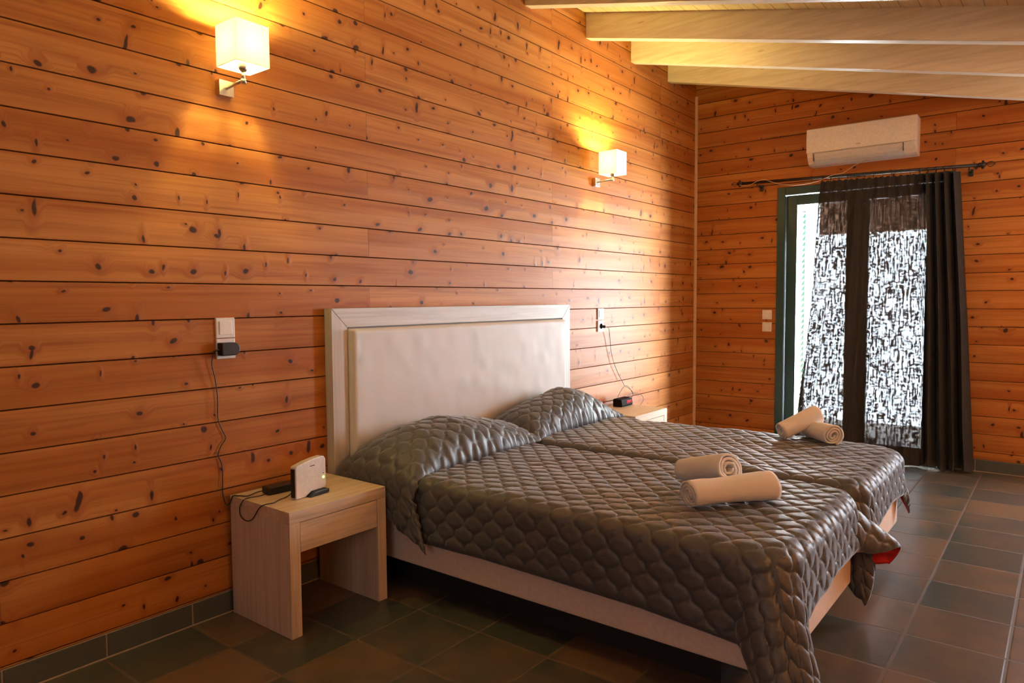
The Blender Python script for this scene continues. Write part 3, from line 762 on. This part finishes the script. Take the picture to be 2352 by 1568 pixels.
# plug adapter on the left socket
pl = thing('plug_adapter', (.03, 1.54, 1.08), 'black plug adapter in the left wall socket with a cord hanging down', 'plug')
b = bmesh.new()
pts = [(1.502, 1.055), (1.555, 1.055)] + [(1.555+.026*math.sin(a), 1.081-.026*math.cos(a)) for a in [math.pi*k/12 for k in range(1, 12)]] + [(1.555, 1.107), (1.502, 1.107)]
prism(pts, 'x', .0145, .052, .004, b); obj('plug_body', b, MAT['black'], pl)
b = tube([(.03, 1.503, 1.078), (.028, 1.490, 1.077), (.024, 1.482, 1.074)], .0042, 10); obj('strain_relief', b, MAT['black'], pl, True)
b = tube([(.024, 1.482, 1.075), (.016, 1.479, 1.045), (.014, 1.478, 1.016), (.012, 1.490, .965), (.010, 1.497, .915), (.010, 1.500, .875), (.010, 1.498, .805), (.010, 1.512, .76), (.010, 1.528, .720), (.010, 1.508, .69), (.010, 1.494, .656), (.010, 1.507, .62), (.011, 1.510, .573), (.012, 1.508, .53), (.014, 1.506, .50)], .0021, 8)
obj('cord', b, MAT['cable'], pl, True)
b = tube([(.22, 1.70, .500), (.235, 1.655, .4885), (.25, 1.61, .4885), (.27, 1.570, .4885), (.262, 1.536, .4875), (.235, 1.528, .470), (.19, 1.526, .420), (.145, 1.526, .405), (.105, 1.527, .418), (.10, 1.528, .450), (.118, 1.531, .478), (.128, 1.545, .4885), (.14, 1.60, .489), (.14, 1.625, .497)], .0020, 8)
tag(obj('looped_cable', b, MAT['cable'], None, True), 'thin dark cord looping over the near edge of the left nightstand', 'cord')

ck = thing('alarm_clock', (.13, 4.59, .485), 'black digital alarm clock with red digits on the far nightstand', 'clock')
b = bmesh.new(); prism([(.080, .4865), (.150, .4865), (.157, .498), (.150, .540), (.090, .545), (.080, .538)], 'y', 4.515, 4.675, .003, b); obj('clock_body', b, plain('matt_black_plastic', (0.010, 0.008, 0.008), .75, spec=.15), ck)
def seg_digit(bm, y, z, h, w_, segs, x):
    tk = .0032
    S = {'a': (0, h-tk, w_, h), 'g': (0, h/2-tk/2, w_, h/2+tk/2), 'd': (0, 0, w_, tk), 'f': (0, h/2, tk, h), 'b': (w_-tk, h/2, w_, h), 'e': (0, 0, tk, h/2), 'c': (w_-tk, 0, w_, h/2)}
    for s in segs:
        a0, b0, a1, b1 = S[s]; box(x, x+.0012, y+a0, y+a1, z+b0, z+b1, 0, bm)
b = bmesh.new(); DIG = {'1': 'bc', '7': 'abc', '4': 'fgbc'}
for k, ch in enumerate('1747'):
    seg_digit(b, 4.580+k*.0185+(.005 if k > 1 else 0), .5075, .021, .0125, DIG[ch], .1555)
for dz in (.005, .014): box(.1555, .1567, 4.6165, 4.6190, .5075+dz, .5075+dz+.0028, 0, b)
obj('red_digits', b, MAT['red'], ck)
b = bmesh.new()
tube([(.0145, 4.470, 1.072), (.028, 4.474, 1.071), (.034, 4.480, 1.070)], .011, 12, b)
cp = thing('clock_cord', (.03, 4.48, 1.07), 'thin black cord dropping from the right socket to the alarm clock', 'cord')
obj('plug', b, MAT['black'], cp, True)
b = bmesh.new()
tube([(.034, 4.480, 1.070), (.034, 4.53, 1.055), (.026, 4.562, 1.000), (.020, 4.585, .905), (.020, 4.615, .83), (.020, 4.650, .771), (.020, 4.700, .705), (.022, 4.740, .662), (.024, 4.790, .606)], .0020, 8, b)
tube([(.024, 4.790, .606), (.03, 4.735, .585), (.045, 4.66, .55), (.07, 4.60, .535), (.085, 4.575, .528)], .0018, 8, b)
tube([(.024, 4.790, .606), (.03, 4.85, .580), (.04, 4.885, .55), (.05, 4.86, .515), (.075, 4.72, .500), (.085, 4.66, .505)], .0018, 8, b)
tube([(.024, 4.790, .606), (.022, 4.84, .60), (.03, 4.90, .545), (.02, 4.915, .51), (.018, 4.79, .500), (.02, 4.89, .530), (.02, 4.99, .530), (.02, 5.08, .50), (.02, 5.10, .46), (.02, 5.03, .425), (.02, 4.93, .445), (.04, 4.80, .50), (.085, 4.67, .505)], .0018, 8, b)
obj('cord', b, MAT['cable'], cp, True)

# switches on the back wall
for z, lb in ((1.128, 'white square switch on the back wall left of the door, upper of two'), (1.024, 'white square switch on the back wall left of the door, lower of two')):
    s = thing('light_switch', (.659, YB, z), lb, 'switch', 'square switches left of the door')
    obj('switch_frame', box(.619, .699, YB-.010, YB+.002, z-.04, z+.04, .002), MAT['white'], s)
    obj('rocker', box(.630, .688, YB-.013, YB-.009, z-.029, z+.029, .0015), MAT['white'], s)

# ================================================================== AIR CONDITIONER
ac = thing('air_conditioner', (1.39, YB, 2.3), 'white split air conditioner mounted on the back wall above the curtain', 'air conditioner')
X0, X1 = 1.010, 1.772; zt_, zb_ = 2.597, 2.318
body = [(YB-.001, zt_), (YB-.165, zt_), (YB-.178, zt_-.01), (YB-.178, 2.43), (YB-.165, 2.375), (YB-.130, zb_+.012), (YB-.10, zb_), (YB-.001, zb_)]
obj('body', prism(body, 'x', X0, X1, .003), MAT['white'], ac)
fp = [(YB-.1785, zt_-.004), (YB-.187, zt_-.008), (YB-.192, 2.52), (YB-.191, 2.45), (YB-.188, 2.408), (YB-.1785, 2.408)]
obj('front_panel', prism(fp, 'x', X0-.001, X1+.001, .002), MAT['white'], ac)
# swing louvre: curved strip following the lower front
arc = [(YB-.1825, 2.400), (YB-.178, 2.375), (YB-.166, 2.350), (YB-.148, 2.333), (YB-.128, 2.322)]
strip = arc + [(p+.004, q+.003) for p, q in arc[::-1]]
obj('swing_louvre', prism(strip, 'x', X0+.055, X1-.085, 0), MAT['grey_pl'], ac, False)
for q in (X0+.050, X1-.083): obj('louvre_gap', box(q, q+.003, YB-.184, YB-.160, 2.345, 2.402), MAT['mark'], ac)
b = bmesh.new(); box(X1-.079, X1-.018, YB-.182, YB-.178, 2.352, 2.402, .001, b); obj('display_window', b, MAT['grey_pl'], ac)
b = bmesh.new()
for k in range(5): box(1.372+k*.0062, 1.3765+k*.0062, YB-.1925, YB-.1905, 2.432+.001*(k % 2), 2.438+.001*(k % 2), 0, b)
obj('printed_logo', b, plain('gold_mark', (0.45, 0.33, 0.12), .5), ac)

# ================================================================== CURTAIN AND ROD
RY = 6.0
def rod_z(x): return 2.240-(x-.417)*(.05/1.77)
rod = thing('curtain_rod', (1.3, RY, 2.21), 'dark iron curtain rod with wire loop finials across the door', 'curtain rod')
b = tube([(.455, RY, rod_z(.455)), (2.175, RY, rod_z(2.175))], .0115, 14, smooth_pts=False); obj('pole', b, MAT['iron'], rod, True)
for x, s in ((.455, -1), (2.175, 1)):
    b = bmesh.new(); z = rod_z(x)
    tube([(x-s*.02, RY, z), (x, RY, z), (x+s*.02, RY, z)], [.012, .019, .013]*1 if False else .016, 12, b, smooth_pts=False)
    tube([(x+s*.004, RY, z-.028), (x+s*.004, RY, z+.028)], .008, 10, b, smooth_pts=False)
    for q in range(3):
        an = q*math.pi/3; pts = []
        for k in range(13):
            tt = k/12; w_ = .019*math.sin(math.pi*tt)
            pts.append((x+s*(.02+.058*tt), RY+w_*math.cos(an), z+w_*math.sin(an)))
        tube(pts, .0014, 6, b, smooth_pts=False)
        tube([(p[0], 2*RY-p[1], 2*z-p[2]) for p in pts], .0014, 6, b, smooth_pts=False)
    obj('finial', b, MAT['iron'], rod, True)
for x in (.60, 2.10):
    b = bmesh.new(); z = rod_z(x); tube([(x, YB-.012, z-.032), (x, RY, z-.032), (x, RY, z-.010)], .006, 8, b, smooth_pts=False); box(x-.014, x+.014, YB-.012, YB-.001, z-.06, z-.01, .002, b); obj('bracket', b, MAT['iron'], rod)
# wire along the rod from the air conditioner
b = tube([(1.44, YB-.1, 2.322), (1.36, RY-.02, 2.285), (1.27, RY-.016, 2.235), (1.19, RY-.016, 2.225), (1.08, RY-.016, 2.190), (.93, RY-.02, 2.176), (.80, RY-.02, 2.196), (.72, RY-.018, 2.225), (.66, RY-.005, 2.250), (.60, RY-.014, 2.240), (.54, RY-.018, 2.214), (.50, RY-.018, 2.214), (.455, RY-.018, 2.226)], .0024, 8)
tag(obj('antenna_wire', b, MAT['wcable'], None, True), 'thin pale wire running from the air conditioner along the curtain rod', 'wire')

cur = thing('curtain', (1.6, RY, 0), 'charcoal open weave curtain hanging from rings and drawn across the glass door', 'curtain')
nw, nh = 620, 150
U = np.linspace(0, 1, nw)[:, None]*np.ones((1, nh)); V = np.ones((nw, 1))*np.linspace(0, 1, nh)[None, :]   # V 0 top, 1 bottom
ztop = 2.176; zbot = .010
# outline left/right edge over height
zz_ = ztop+(zbot-ztop)*V
xl = np.interp(-zz_, [-2.18, -2.0, -1.2, -.28, -.0], [1.105, 1.085, 1.035, .948, .925])
xr = np.interp(-zz_, [-2.18, -1.9, -1.05, -.30, -.0], [2.045, 2.065, 2.122, 2.160, 2.180])
# cloth is loosely stretched for the first 58 % of its width then gathered
g = np.interp(U, [0, .50, .58, 1.], [0, .72, .76, 1.])
xx = xl+(xr-xl)*g
fold_main = .016*np.sin(U*52+.9*np.sin(V*3.))*(.35+.65*V)+.010*np.sin(U*117+2*V)
fold_g = .050*np.sin((U-.55)*2*np.pi*9.5+.5*V)
gw = smooth01((U-.52)/.08)
yy_ = RY + fold_main*(1-gw)+fold_g*gw
xx = xx + .006*np.sin(U*80+5*V)*(V) + gw*.010*np.sin((U-.55)*2*np.pi*19+1)
# diagonal drag folds from the top right to the bottom left
yy_ += .014*np.sin((U*2.2+V*.55)*2*np.pi)*(1-gw)*V
puddle = np.maximum(0, V-.975)/.025
yy_ = yy_ - puddle*.05*(.4+.6*np.sin(U*40)**2)*gw
zz_ = zz_ + (1-V)**8*.004*np.sin(U*200) + (.012*np.sin(U*23)+.01)*V**6
ztilt = (xx-1.1)*(-.028)*(1-V); zz_ = zz_+ztilt*1.0 + .012*(1-V)
P = np.stack([xx, yy_, zz_], -1); uvs = np.stack([U*2.1, V*2.17], -1)
obj('cloth', grid_mesh('cloth', P, uvs), MAT['curtain'], cur)
b = bmesh.new()
for k in range(16):
    x = 1.115+k*.0615 if k < 12 else 1.115+11*.0615+(k-11)*.052
    z = rod_z(x)
    rb = tube([(x, RY+.017*math.cos(q*math.pi/9), z-.004+.017*math.sin(q*math.pi/9)) for q in range(19)], .0022, 6, smooth_pts=False)
    tube([(x, RY, z-.021), (x, RY, z-.036)], .0025, 6, rb, smooth_pts=False)
    obj('ring', rb, MAT['iron'], cur, True)
b.free()
